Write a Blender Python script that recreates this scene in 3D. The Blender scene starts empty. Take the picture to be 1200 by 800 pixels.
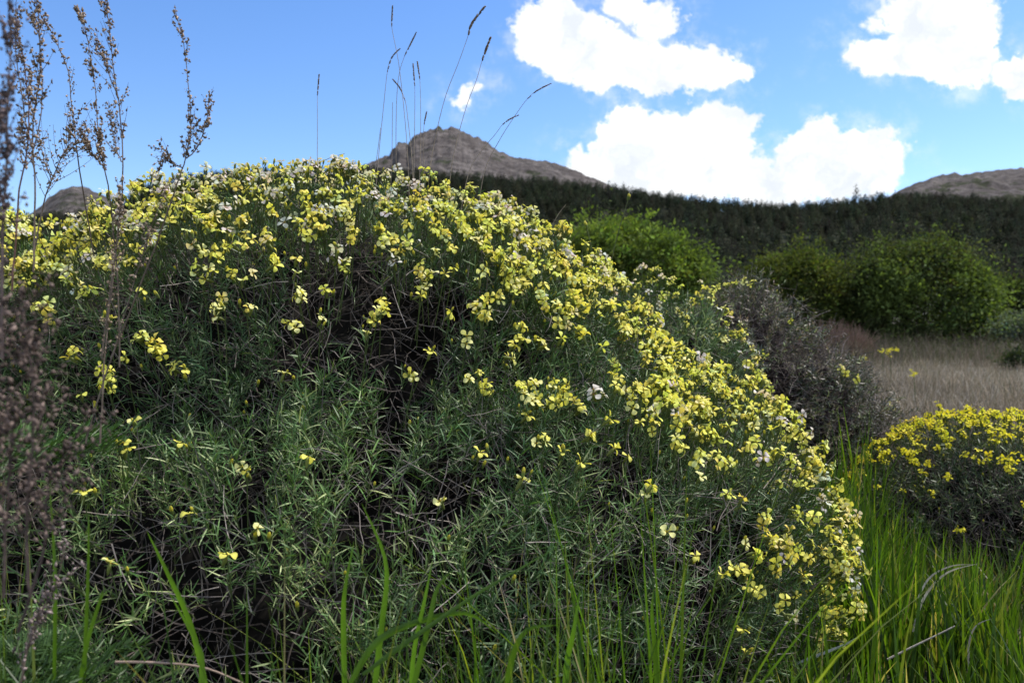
import bpy, math, random
import numpy as np
R = math.radians
rng = np.random.default_rng(11)
random.seed(5)
scene = bpy.context.scene
col = scene.collection

# ------------------------------------------------------------------ camera, sky, sun
FPX = 1000.0                      # focal length in pixels of the 1200 px wide photograph
CAM = np.array([0.0, 0.0, 0.6])
cam_d = bpy.data.cameras.new('camera'); cam = bpy.data.objects.new('camera', cam_d); col.objects.link(cam)
cam.location = CAM; cam.rotation_euler = (R(90), 0, 0)
cam_d.sensor_width = 36; cam_d.lens = 30; cam_d.clip_start = 0.05; cam_d.clip_end = 20000
cam_d.dof.use_dof = True; cam_d.dof.focus_distance = 1.25; cam_d.dof.aperture_fstop = 10.0
scene.camera = cam
SUN_EL, SUN_AZ = R(56), R(62)     # azimuth measured from +Y towards +X: to the right, a little behind the shrub
sun_d = bpy.data.lights.new('sun', 'SUN'); sun = bpy.data.objects.new('sun', sun_d); col.objects.link(sun)
sun_d.energy = 4.8; sun_d.angle = R(1.0); sun_d.color = (1.0, 0.95, 0.87)
sun.location = (3, 4, 8)
sun.rotation_euler = (R(90) - SUN_EL, 0, math.pi - SUN_AZ)
scene.view_settings.view_transform = 'Standard'; scene.view_settings.look = 'None'
scene.view_settings.exposure = 0.2; scene.view_settings.gamma = 1.0
try:
    scene.cycles.max_bounces = 7; scene.cycles.diffuse_bounces = 3; scene.cycles.transmission_bounces = 3
    scene.cycles.sample_clamp_indirect = 4.0; scene.cycles.use_denoising = True
except Exception: pass

class NT:
    """small helper for writing node trees"""
    def __init__(s, nt): s.nt = nt; nt.nodes.clear()
    def n(s, t, ins=None, **props):
        nd = s.nt.nodes.new(t)
        for k, v in props.items(): setattr(nd, k, v)
        for k, v in (ins or {}).items():
            if isinstance(v, bpy.types.NodeSocket): s.nt.links.new(v, nd.inputs[k])
            else: nd.inputs[k].default_value = v
        return nd
    def m(s, op, a, b=0.0, c=None, clamp=False):
        i = {0: a, 1: b}
        if c is not None: i[2] = c
        return s.n('ShaderNodeMath', i, operation=op, use_clamp=clamp).outputs[0]
    def mix(s, f, a, b, blend='MIX'):
        nd = s.n('ShaderNodeMix', data_type='RGBA', blend_type=blend)
        for sock, v in ((nd.inputs['Factor'], f), (nd.inputs[6], a), (nd.inputs[7], b)):
            if isinstance(v, bpy.types.NodeSocket): s.nt.links.new(v, sock)
            else: sock.default_value = v
        return nd.outputs[2]
    def step(s, v, a, b, lo=0.0, hi=1.0):
        nd = s.n('ShaderNodeMapRange', {0: v, 1: a, 2: b, 3: lo, 4: hi}, interpolation_type='SMOOTHSTEP')
        return nd.outputs[0]
    def noise(s, vec, scale, detail=4.0, rough=0.55, dim='3D'):
        i = {'Scale': scale, 'Detail': detail, 'Roughness': rough}
        if vec is not None: i['Vector'] = vec
        return s.n('ShaderNodeTexNoise', i, noise_dimensions=dim)

world = bpy.data.worlds.new('World'); scene.world = world; world.use_nodes = True
W = NT(world.node_tree)
BG = 0.1
sky = W.n('ShaderNodeTexSky', sky_type='NISHITA', sun_disc=False, sun_elevation=SUN_EL, sun_rotation=SUN_AZ,
          altitude=900.0, air_density=1.0, dust_density=0.4, ozone_density=2.5)
hsv = W.n('ShaderNodeHueSaturation', {'Hue': 0.508, 'Saturation': 1.24, 'Value': 1.0, 'Color': sky.outputs[0]})
skyc = W.mix(1.0, hsv.outputs[0], (2.12, 1.96, 1.86, 1), 'MULTIPLY')
tc = W.n('ShaderNodeTexCoord')
sep = W.n('ShaderNodeSeparateXYZ', {0: tc.outputs['Generated']})
yy = W.m('MAXIMUM', sep.outputs[1], 0.05)
u = W.m('DIVIDE', sep.outputs[0], yy); v = W.m('DIVIDE', sep.outputs[2], yy)
uv = W.n('ShaderNodeCombineXYZ', {0: u, 1: v, 2: 0.0}).outputs[0]
nz1 = W.noise(uv, 14.0, 7.0, 0.62).outputs['Color']
nz2 = W.noise(uv, 55.0, 4.0, 0.6).outputs['Color']
def vm(op, a, b):
    return W.n('ShaderNodeVectorMath', {0: a, 1: b}, operation=op).outputs[0]
off1 = vm('MULTIPLY', vm('SUBTRACT', nz1, (0.5, 0.5, 0.5)), (0.10, 0.085, 0.0))
off2 = vm('MULTIPLY', vm('SUBTRACT', nz2, (0.5, 0.5, 0.5)), (0.03, 0.028, 0.0))
wuv = vm('ADD', vm('ADD', uv, off1), off2)
clouds = [(652,42,50,38),(700,62,70,36),(752,76,62,28),(808,80,52,26),(852,82,30,26),(742,6,38,20),(772,26,24,24),(622,25,26,20),
          (548,109,17,12),
          (752,165,48,46),(812,160,62,44),(852,168,36,44),(700,192,44,24),(800,208,130,36),(905,212,70,26),(955,186,44,36),(1012,186,52,38),(980,214,70,18),
          (1100,12,74,44),(1060,66,70,28),(1112,76,44,28),(1130,40,40,50),
          (1192,84,36,26),(1200,104,20,22)]
acc = None
for cx, cy, rx, ry in clouds:
    d = W.n('ShaderNodeVectorMath', {0: vm('MULTIPLY', vm('SUBTRACT', wuv, ((cx-600)/FPX, (400-cy)/FPX, 0)), (FPX/rx, FPX/ry, 0.0))}, operation='LENGTH').outputs['Value']
    d = W.m('MULTIPLY', W.m('SUBTRACT', d, 1.0), min(rx, ry)/FPX)       # about the distance outside the lobe
    acc = d if acc is None else W.n('ShaderNodeMath', {0: acc, 1: d, 2: 0.012}, operation='SMOOTH_MIN').outputs[0]
front = W.step(sep.outputs[1], 0.05, 0.15)
cmask = W.m('MULTIPLY', W.step(acc, 0.0035, -0.0055), front)
veil = W.m('MULTIPLY', W.m('MULTIPLY', W.step(acc, 0.03, -0.006), front), W.step(W.noise(uv, 22.0, 6.0, 0.65).outputs[0], 0.42, 0.72, 0.0, 0.5))
# unseen clouds added overhead and behind the camera for neutral fill light
el = W.m('DIVIDE', sep.outputs[2], W.m('MAXIMUM', sep.outputs[1], 0.02))
away = W.m('MAXIMUM', W.step(el, 0.5, 0.9), W.step(sep.outputs[1], 0.3, 0.0))
over = W.m('MULTIPLY', W.step(W.noise(tc.outputs['Generated'], 2.6, 6.0, 0.6).outputs[0], 0.47, 0.56), away)
cm = W.m('MAXIMUM', W.m('MAXIMUM', cmask, veil), over)
body = W.step(W.noise(wuv, 18.0, 5.0, 0.6).outputs[0], 0.3, 0.65, 0.0, 1.0)
cc = W.mix(body, (7.6, 8.1, 8.7, 1), (10.5, 10.6, 10.7, 1))
final = W.mix(cm, skyc, cc)
bg = W.n('ShaderNodeBackground', {'Color': final, 'Strength': BG})
out = W.n('ShaderNodeOutputWorld', {'Surface': bg.outputs[0]})

# ------------------------------------------------------------------ helpers
def P(px, py, d):                 # a point at depth d metres on the line of sight of photograph pixel (px, py)
    return np.array([(px-600)/FPX*d, d, 0.6+(400-py)/FPX*d])
def to_px(p):
    y = np.maximum(p[..., 1], 1e-3)
    return 600+FPX*p[..., 0]/y, 400-FPX*(p[..., 2]-0.6)/y
def _h(i, j, k, seed):
    n = (i*374761393 + j*668265263 + k*2147483647 + seed*1274126177) & 0xffffffff
    n = ((n ^ (n >> 13)) * 1274126177) & 0xffffffff
    n = n ^ (n >> 16)
    return (n & 0xffff)/65535.0
def vnoise(p, seed=0):            # value noise in 0..1
    p = np.asarray(p, float); i = np.floor(p).astype(np.int64); f = p-i; f = f*f*(3-2*f)
    x, y, z = i[..., 0], i[..., 1], i[..., 2]; o = 0
    for a in (0, 1):
        for b in (0, 1):
            for c in (0, 1):
                w = (f[..., 0] if a else 1-f[..., 0])*(f[..., 1] if b else 1-f[..., 1])*(f[..., 2] if c else 1-f[..., 2])
                o = o + w*_h(x+a, y+b, z+c, seed)
    return o
def fbm(p, oct=4, seed=0, gain=0.5):
    p = np.asarray(p, float); s = 0; a = 1; t = 0
    for k in range(oct):
        s = s + a*vnoise(p*2**k, seed+k*17); t += a; a *= gain
    return s/t
def nrm(v): return v/np.maximum(np.linalg.norm(v, axis=-1, keepdims=True), 1e-9)

class Geo:
    """collects vertices, triangles and a base colour per vertex; links them as one mesh object"""
    def __init__(s): s.V = []; s.T = []; s.C = []; s.n = 0
    def add(s, V, T, C):
        V = np.asarray(V, float).reshape(-1, 3)
        if not len(V): return s
        C = np.asarray(C, float)
        if C.ndim == 1: C = np.tile(C, (len(V), 1))
        s.V.append(V); s.T.append(np.asarray(T).reshape(-1, 3)+s.n); s.C.append(C.reshape(-1, 3)); s.n += len(V); return s
    def arrays(s): return np.concatenate(s.V), np.concatenate(s.T), np.concatenate(s.C)
    def mesh(s, name, mat, smooth=False):
        V, T, C = s.arrays(); me = bpy.data.meshes.new(name)
        me.vertices.add(len(V)); me.vertices.foreach_set('co', V.astype(np.float32).ravel())
        me.loops.add(len(T)*3); me.loops.foreach_set('vertex_index', T.astype(np.int32).ravel())
        me.polygons.add(len(T)); me.polygons.foreach_set('loop_start', np.arange(0, len(T)*3, 3, dtype=np.int32))
        me.polygons.foreach_set('use_smooth', np.full(len(T), smooth))
        a = me.attributes.new('tint', 'FLOAT_COLOR', 'POINT')
        a.data.foreach_set('color', np.concatenate([C, np.ones((len(C), 1))], 1).astype(np.float32).ravel())
        me.update(calc_edges=True); me.validate(); me.materials.append(mat); return me
    def build(s, name, mat, parent=None, smooth=False):
        o = bpy.data.objects.new(name, s.mesh(name, mat, smooth)); col.objects.link(o)
        if parent is not None:
            o.parent = parent; o.matrix_parent_inverse = parent.matrix_basis.inverted()
        return o
def tag(o, label=None, cat=None, group=None, kind=None):
    if label: o['label'] = label
    if cat: o['category'] = cat
    if group: o['group'] = group
    if kind: o['kind'] = kind
    return o
def thing(name, label, cat, loc=(0, 0, 0), group=None):
    o = bpy.data.objects.new(name, None); col.objects.link(o); o.location = [float(a) for a in loc]
    o.empty_display_size = 0.05
    bpy.context.view_layer.update() if False else None
    return tag(o, label, cat, group)

def tubes(Pp, Rr, sides=3):
    """Pp (N,K,3) polylines with radii Rr (N,K) -> V, T"""
    Pp = np.asarray(Pp, float); N, K, _ = Pp.shape; Rr = np.broadcast_to(Rr, (N, K))
    t = np.empty_like(Pp); t[:, 1:-1] = Pp[:, 2:]-Pp[:, :-2]; t[:, 0] = Pp[:, 1]-Pp[:, 0]; t[:, -1] = Pp[:, -1]-Pp[:, -2]; t = nrm(t)
    ref = np.where(np.abs(t[:, :1, 2:]) > 0.8, np.array([1., 0, 0]), np.array([0, 0, 1.]))
    a = nrm(np.cross(t, ref)); b = np.cross(t, a)
    an = np.arange(sides)*2*np.pi/sides
    V = Pp[:, :, None]+Rr[:, :, None, None]*(a[:, :, None]*np.cos(an)[:, None]+b[:, :, None]*np.sin(an)[:, None])
    T = []
    for k in range(K-1):
        for s_ in range(sides):
            p, q = k*sides+s_, k*sides+(s_+1) % sides
            T += [(p, q, q+sides), (p, q+sides, p+sides)]
    T = np.array(T); T = (T[None]+(np.arange(N)*K*sides)[:, None, None]).reshape(-1, 3)
    return V.reshape(-1, 3), T
def blades(base, d0, side, L, Wd, bendv, K=5, prof=None):
    """flat tapering blades: base, start direction, side vector, length, width, bend vector (all per blade)"""
    N = len(base); t = np.linspace(0, 1, K)
    if prof is None: prof = np.clip(1-t**2.2, 0.02, 1)*(0.6+0.4*np.minimum(1, t*4))
    c = base[:, None]+L[:, None, None]*(d0[:, None]*t[:, None]+bendv[:, None]*(t**2)[:, None])
    w = (Wd[:, None]*prof)[:, :, None]*side[:, None]*0.5
    V = np.stack([c-w, c+w], 2)
    T = []
    for k in range(K-1):
        p = 2*k; T += [(p, p+1, p+3), (p, p+3, p+2)]
    T = (np.array(T)[None]+(np.arange(N)*K*2)[:, None, None]).reshape(-1, 3)
    return V.reshape(-1, 3), T
def inst(proto, M, pos, tint=None):
    """copies of a proto (V, T, C) with matrices M (N,3,3) at pos; tint multiplies the colour"""
    V, T, C = proto; N = len(pos)
    VV = np.einsum('nij,vj->nvi', M, V)+pos[:, None]
    TT = (T[None]+(np.arange(N)*len(V))[:, None, None]).reshape(-1, 3)
    CC = np.broadcast_to(C, (N,)+C.shape)
    if tint is not None: CC = CC*tint[:, None]
    return VV.reshape(-1, 3), TT, CC.reshape(-1, 3)
def frames(z, spin, s=None):
    """matrices whose local z goes to z, spun about it"""
    z = nrm(z); ref = np.where(np.abs(z[:, 2:]) > 0.9, np.array([1., 0, 0]), np.array([0, 0, 1.]))
    x = nrm(np.cross(ref, z)); y = np.cross(z, x)
    c, sn = np.cos(spin)[:, None], np.sin(spin)[:, None]
    M = np.stack([x*c+y*sn, -x*sn+y*c, z], 2)
    return M if s is None else M*np.asarray(s).reshape(-1, 1, 1)
def rvec(n): return nrm(rng.normal(size=(n, 3)))

def leafmat(name, trans=0.3, rough=0.55, spec=0.3, vary=0.25, tcol=(1.0, 1.0, 0.6), scale=60.0):
    m = bpy.data.materials.new(name); m.use_nodes = True; N = NT(m.node_tree)
    at = N.n('ShaderNodeAttribute', attribute_name='tint')
    nz = N.noise(N.n('ShaderNodeTexCoord').outputs['Object'], scale, 3.0, 0.6).outputs[0]
    f = N.step(nz, 0.25, 0.75, 1-vary, 1+vary)
    c = N.mix(1.0, at.outputs['Color'], N.n('ShaderNodeCombineColor', {0: f, 1: f, 2: f}).outputs[0], 'MULTIPLY')
    pr = N.n('ShaderNodeBsdfPrincipled', {'Base Color': c, 'Roughness': rough, 'Specular IOR Level': spec})
    sh = pr.outputs[0]
    if trans > 0:
        tr = N.n('ShaderNodeBsdfTranslucent', {'Color': N.mix(1.0, c, tcol+(1,), 'MULTIPLY')})
        sh = N.n('ShaderNodeMixShader', {0: trans, 1: sh, 2: tr.outputs[0]}).outputs[0]
    N.n('ShaderNodeOutputMaterial', {0: sh}); return m
M_LEAF = leafmat('shrub_leaf', 0.22, 0.5, 0.35, 0.25, (1.1, 1.1, 0.5))
M_GRASS = leafmat('grass_blade', 0.42, 0.45, 0.35, 0.2, (1.3, 1.4, 0.35), 25.0)
M_DRY = leafmat('dry_plant', 0.1, 0.8, 0.15, 0.3, (1, 0.9, 0.7))
M_TWIG = leafmat('dry_twig', 0.0, 0.8, 0.2, 0.35, scale=90.0)
M_PETAL = leafmat('petal', 0.36, 0.6, 0.15, 0.08, (1.0, 1.0, 0.6), 120.0)
M_CALYX = leafmat('calyx', 0.2, 0.55, 0.3, 0.15)
M_SEED = leafmat('seed', 0.05, 0.9, 0.1, 0.35, scale=150.0)
M_TREE = leafmat('tree_leaf', 0.35, 0.8, 0.08, 0.3, (1.2, 1.3, 0.4), 1.6)
M_PINE = leafmat('pine_needles', 0.35, 0.9, 0.03, 0.12, (1, 1, 1), scale=0.1)
M_BARK = leafmat('bark', 0.0, 0.9, 0.1, 0.4, scale=20.0)

# ------------------------------------------------------------------ terrain
def S(a, b, x):
    t = np.clip((x-a)/(b-a), 0, 1); return t*t*(3-2*t)
RIDGE = np.array([(-1200,330),(-400,260),(0,268),(130,258),(165,232),(230,216),(330,211),(430,209),(560,218),(650,223),(700,229),(760,238),(850,248),(930,253),(985,248),(1040,240),(1100,241),(1200,247),(1500,270),(2400,340)], float)
PEAK = np.array([(-1200,330),(0,270),(40,250),(58,234),(70,224),(86,217),(104,222),(125,234),(150,255),(200,265),(380,225),(415,202),(437,192),(448,187),(460,182),(464,177),(467,170),(480,170),(483,162),(494,158),(504,154),(514,151),(519,155),(528,152),(540,155),(556,163),(572,172),(590,181),(612,186),(640,190),(662,198),(690,210),(715,220),(760,236),(860,262),(1000,262),(1035,236),(1052,226),(1070,216),(1090,209),(1118,205),(1150,202),(1200,199),(1300,205),(1500,250),(2400,340)], float)
R_RIDGE, R_PEAK = 600.0, 1150.0
def prof(tab, px): return (400-np.interp(px, tab[:, 0], tab[:, 1]))/FPX
def height(x, y):
    x = np.asarray(x, float); y = np.asarray(y, float)
    r = np.hypot(x, y); az = np.arctan2(x, y)
    px = 600+FPX*np.tan(np.clip(az, -1.2, 1.2)); q = 1/np.cos(np.clip(az, -1.2, 1.2))  # y = r/q
    yd = r/q
    eR = prof(RIDGE, px)
    wq = np.stack([x*.013, y*.013, 0*x], -1); wr = S(R_RIDGE, 900, yd)*(1-S(R_PEAK-60, R_PEAK+20, yd)*.8)
    eP = prof(PEAK, px+(fbm(wq, 4, 91)-.5)*22*wr)
    e = np.interp(yd, [0, 30, 60, 230], [0, -0.012, 0.0, 0.045])
    e = e+(eR-0.045-0.0)*S(150, R_RIDGE, yd)*(yd > 150)
    e = np.where(yd > R_RIDGE, eR-0.012*S(R_RIDGE, 760, yd), e)
    jag = (vnoise(np.stack([px/5.0, 0*px, 0*px], -1), 61)-.5)*6+(vnoise(np.stack([px/2.2, 0*px, 0*px], -1), 62)-.5)*3
    eP = eP+jag*.75/FPX*S(440, 450, px)*(1-.75*S(520, 600, px))
    up = np.maximum(eP-(eR-0.012), -0.01)
    e = e+up*(S(740, R_PEAK, yd)**0.9)*(yd > 740)
    e = np.where(yd > R_PEAK, e-0.08*S(R_PEAK, 1900, yd), e)
    z = np.where(yd > 30, 0.6+e*yd, 0.0)
    z = np.where(yd <= 30, 0.24*S(4, 30, yd), z)
    p = np.stack([x, y, 0*x], -1)
    z = z+(fbm(p*0.9, 3, 3)-0.5)*0.10*S(1.0, 4, r)*(1-S(60, 120, r))
    z = z+(fbm(p*0.02, 3, 4)-0.5)*5.0*S(120, 260, r)*(1-S(450, 590, r))
    rock = S(760, 900, yd)
    rg = 1-np.abs(2*fbm(p*0.012, 5, 8)-1)
    craggy = (1-np.abs(2*fbm(np.stack([x*0.05, y*0.02, 0*x], -1), 4, 10)-1))
    z = z+rock*((rg-0.75)*9+(fbm(p*0.05, 4, 9)-0.5)*9+(craggy-.7)*5*S(.02, .05, up))
    return z
def setting_mat(name, build):
    m = bpy.data.materials.new(name); m.use_nodes = True; N = NT(m.node_tree)
    c, bumpv, dist = build(N)
    b = N.n('ShaderNodeBump', {'Height': bumpv, 'Distance': dist, 'Strength': 0.8})
    pr = N.n('ShaderNodeBsdfPrincipled', {'Base Color': c, 'Roughness': 0.95, 'Specular IOR Level': 0.1, 'Normal': b.outputs[0]})
    N.n('ShaderNodeOutputMaterial', {0: pr.outputs[0]}); return m
def g_ground(N):
    o = N.n('ShaderNodeTexCoord').outputs['Object']
    n1 = N.noise(o, 1.3, 6.0, 0.65).outputs[0]; n2 = N.noise(o, 14.0, 5.0, 0.7).outputs[0]
    c = N.mix(N.step(n1, 0.35, 0.65), (0.075, 0.062, 0.045, 1), (0.17, 0.145, 0.115, 1))
    c = N.mix(N.step(n2, 0.35, 0.7), c, (0.055, 0.06, 0.03, 1))
    # a patch of bare reddish earth beyond the field
    d = N.n('ShaderNodeVectorMath', {0: N.n('ShaderNodeVectorMath', {0: o, 1: (14.9, 25.5, 0.2)}, operation='SUBTRACT').outputs[0], 1: (0.75, 0.3, 0.0)}, operation='MULTIPLY').outputs[0]
    l = N.n('ShaderNodeVectorMath', {0: d}, operation='LENGTH').outputs['Value']
    l = N.m('ADD', l, N.m('MULTIPLY', n1, 0.5))
    c = N.mix(N.step(l, 1.4, 0.95), c, (0.24, 0.10, 0.055, 1))
    far = N.step(N.n('ShaderNodeSeparateXYZ', {0: o}).outputs[1], 100.0, 200.0)
    c = N.mix(far, c, (0.03, 0.035, 0.02, 1))
    return c, n2, 0.02
def g_rock(N):
    o = N.n('ShaderNodeTexCoord').outputs['Object']
    n1 = N.noise(o, 0.02, 7.0, 0.65).outputs[0]; n2 = N.noise(o, 0.09, 7.0, 0.7).outputs[0]; n3 = N.noise(o, 0.035, 5.0, 0.6).outputs[0]
    c = N.mix(N.step(n1, 0.35, 0.65), (0.085, 0.073, 0.070, 1), (0.165, 0.145, 0.137, 1))
    c = N.mix(N.step(n2, 0.4, 0.66), c, (0.05, 0.043, 0.04, 1))
    z = N.n('ShaderNodeSeparateXYZ', {0: o}).outputs[2]
    low = N.step(z, 120.0, 215.0, 0.10, -0.06)
    c = N.mix(N.step(N.m('ADD', n3, low), 0.52, 0.60), c, (0.04, 0.045, 0.025, 1))
    return c, n2, 6.0
M_GROUND = setting_mat('ground', g_ground); M_ROCK = setting_mat('rock', g_rock)
def sheet(name, azs, rs, mat):
    A, Rr = np.meshgrid(azs, rs); x = Rr*np.sin(A); y = Rr*np.cos(A); V = np.stack([x, y, height(x, y)], -1)
    n, k = A.shape; i = np.arange((n-1)*(k-1)); i = (i//(k-1))*k+i % (k-1)
    T = np.concatenate([np.stack([i, i+1, i+k+1], 1), np.stack([i, i+k+1, i+k], 1)])
    g = Geo(); g.add(V.reshape(-1, 3), T[:, ::-1], np.array([0.2, 0.2, 0.2])); o = g.build(name, mat, smooth=True)
    return tag(o, kind='structure')
azf = np.concatenate([np.linspace(-math.pi, -0.75, 70)[:-1], np.linspace(-0.75, 0.75, 420), np.linspace(0.75, math.pi, 70)[1:]])
sheet('ground', azf, np.concatenate([[0.02], np.geomspace(0.3, 60, 150), np.geomspace(62, 765, 110)]), M_GROUND)
sheet('mountain', np.linspace(-0.8, 0.31, 760), np.concatenate([np.linspace(758, 1250, 150), np.linspace(1260, 3000, 30)]), M_ROCK)
sheet('hill', np.linspace(0.31, 0.9, 400), np.concatenate([np.linspace(758, 1250, 150), np.linspace(1260, 3000, 30)]), M_ROCK)

# ------------------------------------------------------------------ pine forest on the slope
def pine_proto(seed, n=110):
    r_ = np.random.default_rng(seed); g = Geo()
    t = r_.uniform(0.12, 1, n)**0.9; a = r_.uniform(0, 2*np.pi, n)
    rad = (0.26*(1-t)**0.75+0.02)*r_.uniform(0.55, 1.15, n)
    c = np.stack([np.cos(a)*rad, np.sin(a)*rad, t], 1); outd = np.stack([np.cos(a), np.sin(a), r_.uniform(-0.1, 0.7, n)], 1)
    s_ = 0.085*(1.25-t)[:, None]
    tip = c+nrm(outd)*s_*1.1; sd = np.stack([-np.sin(a), np.cos(a), r_.uniform(-.5, .5, n)], 1)
    V = np.stack([tip, c-outd*s_*0.5+sd*s_*0.8, c-outd*s_*0.5-sd*s_*0.8], 1).reshape(-1, 3)
    shade = r_.uniform(0.75, 1.25, n).repeat(3)[:, None]
    g.add(V, np.arange(3*n).reshape(-1, 3), np.array([0.046, 0.056, 0.037])*shade)  # needle colour lifted and greyed to carry a slight haze
    V, T = tubes(np.array([[[0, 0, -0.05], [0, 0, 0.5], [0, 0, 0.96]]]), np.array([[0.02, 0.014, 0.004]]), 4)
    g.add(V, T, np.array([0.06, 0.045, 0.035])); return g.arrays()
pines = [pine_proto(s_) for s_ in range(6)]
def scatter(n, umax, y0, y1):
    yv = np.sqrt(rng.uniform(y0**2, y1**2, n)); uv_ = rng.uniform(-umax, umax, n); return uv_*yv, yv
fx, fy = scatter(10500, 0.78, 215, 640)
keep = ~((np.abs(fy-R_RIDGE) < 9))
gp = Geo()
for k in range(6):
    s_ = np.arange(len(fx)) % 6 == k; s_ &= keep
    x, y = fx[s_], fy[s_]; z = height(x, y); H = rng.uniform(5.0, 11.0, len(x))
    sp = rng.uniform(0, 6.28, len(x))
    tn = rng.uniform(0.7, 1.35, (len(x), 1))*np.array([1, 1, 1])*(1+rng.normal(0, 0.08, (len(x), 3)))
    M = frames(np.tile([0, 0, 1.], (len(x), 1))+rng.normal(0, .03, (len(x), 3)), sp, H); M[:, :, :2] *= rng.uniform(0.9, 1.5, (len(x), 1, 1))
    gp.add(*inst(pines[k], M, np.stack([x, y, z], 1), tn))
tag(gp.build('pine_forest', M_PINE), kind='stuff', label='dark pine forest covering the slope below the rocky peaks')
pine_me = []
for k in range(6):
    g = Geo(); g.add(*pines[k]); pine_me.append(g.mesh('pine_tree', M_PINE))
us = np.sort(np.concatenate([rng.uniform(-0.43, 0.62, 130), rng.uniform(.05, .25, 25)]))
for i, uu in enumerate(us):
    px = 600+uu*FPX
    if 450 < px < 690: continue
    o = bpy.data.objects.new('pine_tree', pine_me[i % 6]); col.objects.link(o)
    y = R_RIDGE+rng.uniform(-8, 8); x = uu*y; h = float(rng.uniform(4.0, 9.0)) if rng.random() < .75 else float(rng.uniform(9, 13))
    o.location = (x, y, float(height(x, y))-0.2); o.rotation_euler = (0, 0, rng.uniform(0, 6)); w = h*rng.uniform(0.95, 1.5); o.scale = (w, w, h)
    where = 'left of the rocky peak' if px < 460 else 'just right of the rocky peak' if px < 760 else 'under the big white cloud' if px < 1000 else 'in front of the right hand hill'
    tag(o, ('tall dark' if h > 9 else 'short dark' if h < 5.5 else 'medium dark')+' pine on the forest skyline '+where, 'pine tree', 'pines along the forest skyline')
o = bpy.data.objects.new('pine_tree', pine_me[2]); col.objects.link(o)
o.location = (0.403*598, 598, float(height(0.403*598, 598))-.2); o.scale = (15, 15, 19)
tag(o, 'tallest pine spire poking above the forest skyline just right of the big white cloud', 'pine tree')

# ------------------------------------------------------------------ bushes in the middle distance
def ell_sample(ells, n, shrink=0.0, zmin=0.02, seed=1, lump=0.06, freq=6.0):
    """points and normals spread over the outside of a union of ellipsoids"""
    E = np.array(ells, float); C, A = E[:, :3], E[:, 3:]-shrink
    area = np.array([((a*b)**1.6+(a*c)**1.6+(b*c)**1.6)**(1/1.6) for a, b, c in A])
    k = rng.choice(len(E), n, p=area/area.sum()); d = rvec(n)
    # even out over the surface
    w = np.linalg.norm(d/A[k], axis=1)*np.cbrt(A[k].prod(1)); keep = rng.random(n) < w/(w.max()*0.8)
    k, d = k[keep], d[keep]; p = C[k]+A[k]*d; nn = nrm(d/A[k])
    lum = (fbm(p*freq, 3, seed)-0.5)*2*lump
    p = p+nn*lum[:, None]
    ok = p[:, 2] > zmin
    for j in range(len(E)):
        q = (p-C[j])/A[j]; ok &= ~((np.linalg.norm(q, axis=1) < 0.97) & (k != j))
    return p[ok], nn[ok]
def leafy_bush(name, label, cat, ells, nclump, leaf, color, base, spread=0.35, thin=0.35, per=44, colvar=0.25, group=None, trunk_col=(0.09, 0.075, 0.06), second=None):
    base = np.array(base, float); t = thing(name, label, cat, base, group)
    p, nn = ell_sample(ells, nclump, 0.0, base[2]+0.05, 5, spread*0.6, 0.8/spread)
    E = np.array(ells, float)
    p = p-nn*spread*1.15
    far = rng.random(len(p)) < .07; p[far] += (nn[far]+np.array([0, 0, .5]))*spread*rng.uniform(.4, 1.25, (far.sum(), 1))
    # clumps both at the outside and through the volume
    depth = rng.random(len(p))**1.7*0.5; kk = np.argmin(((p[:, None]-E[None, :, :3])**2).sum(-1), 1)
    p = p-(p-E[kk, :3])*depth[:, None]
    hole = fbm(p*(0.55/spread), 3, 21); s_ = hole > thin+.05; p, nn, depth = p[s_], nn[s_], depth[s_]
    n = len(p); N = n*per
    off = rng.normal(size=(n, per, 3))*spread*np.array([1, 1, 0.8])*rng.uniform(0.35, 1.35, (n, 1, 1))*(.6+.8*(rng.random((n, 1, 1)) > .75))
    lp = (p[:, None]+off).reshape(-1, 3); dr = nrm(rng.normal(size=(N, 3))+np.repeat(nn, per, 0)*0.7+np.array([0, 0, 0.35])); sd = nrm(np.cross(dr, rvec(N)))
    L = leaf*rng.uniform(0.6, 1.4, N)
    V, T = blades(lp, dr, sd, L, L*rng.uniform(0.35, 0.6, N), rvec(N)*0.15, 4, np.array([0.2, 1, .8, .05]))
    cl = np.array(color)*(1+rng.normal(0, colvar, (n, 1)))*(1+rng.normal(0, 0.08, (n, 3)))
    if second is not None:
        f = (fbm(p*(0.35/spread), 2, 33) > 0.55)[:, None]; cl = np.where(f, np.array(second)*(1+rng.normal(0, colvar*.6, (n, 1))), cl)
    cl = np.clip(np.repeat(cl, per, 0)*rng.uniform(0.75, 1.25, (N, 1)), 0.003, 1)
    g = Geo(); g.add(V, T, np.repeat(cl, 8, 0)); g.build('crown', M_TREE, t)
    # trunk with limbs reaching into the crown
    m = 26; tgt = p[rng.integers(0, n, m)]; tt = np.linspace(0, 1, 7)
    st = base+rng.normal(0, 0.04, (m, 3))*np.array([1, 1, 0])*spread*4
    pl = st[:, None]*(1-tt[:, None])+tgt[:, None]*tt[:, None]+np.array([0, 0, 1])*((tt*(1-tt))[:, None]*0.5*np.linalg.norm(tgt-st, axis=1)[:, None, None])
    pl = pl+np.cumsum(rng.normal(0, 0.02*spread, pl.shape), 1)*(tt[:, None] > 0)
    rr = spread*0.13*(1-tt*0.88)[None]*rng.uniform(0.5, 1, (m, 1))
    g = Geo(); V, T = tubes(pl, rr, 5); g.add(V, T, np.array(trunk_col)); g.build('trunk', M_BARK, t)
    return t
def eb(cx, cy, d, rx, ry, dy):     # ellipsoid from its outline in the photograph, at depth d
    c = P(cx, cy, d); return (c[0], c[1], c[2], rx/FPX*d, dy, ry/FPX*d)
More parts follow.
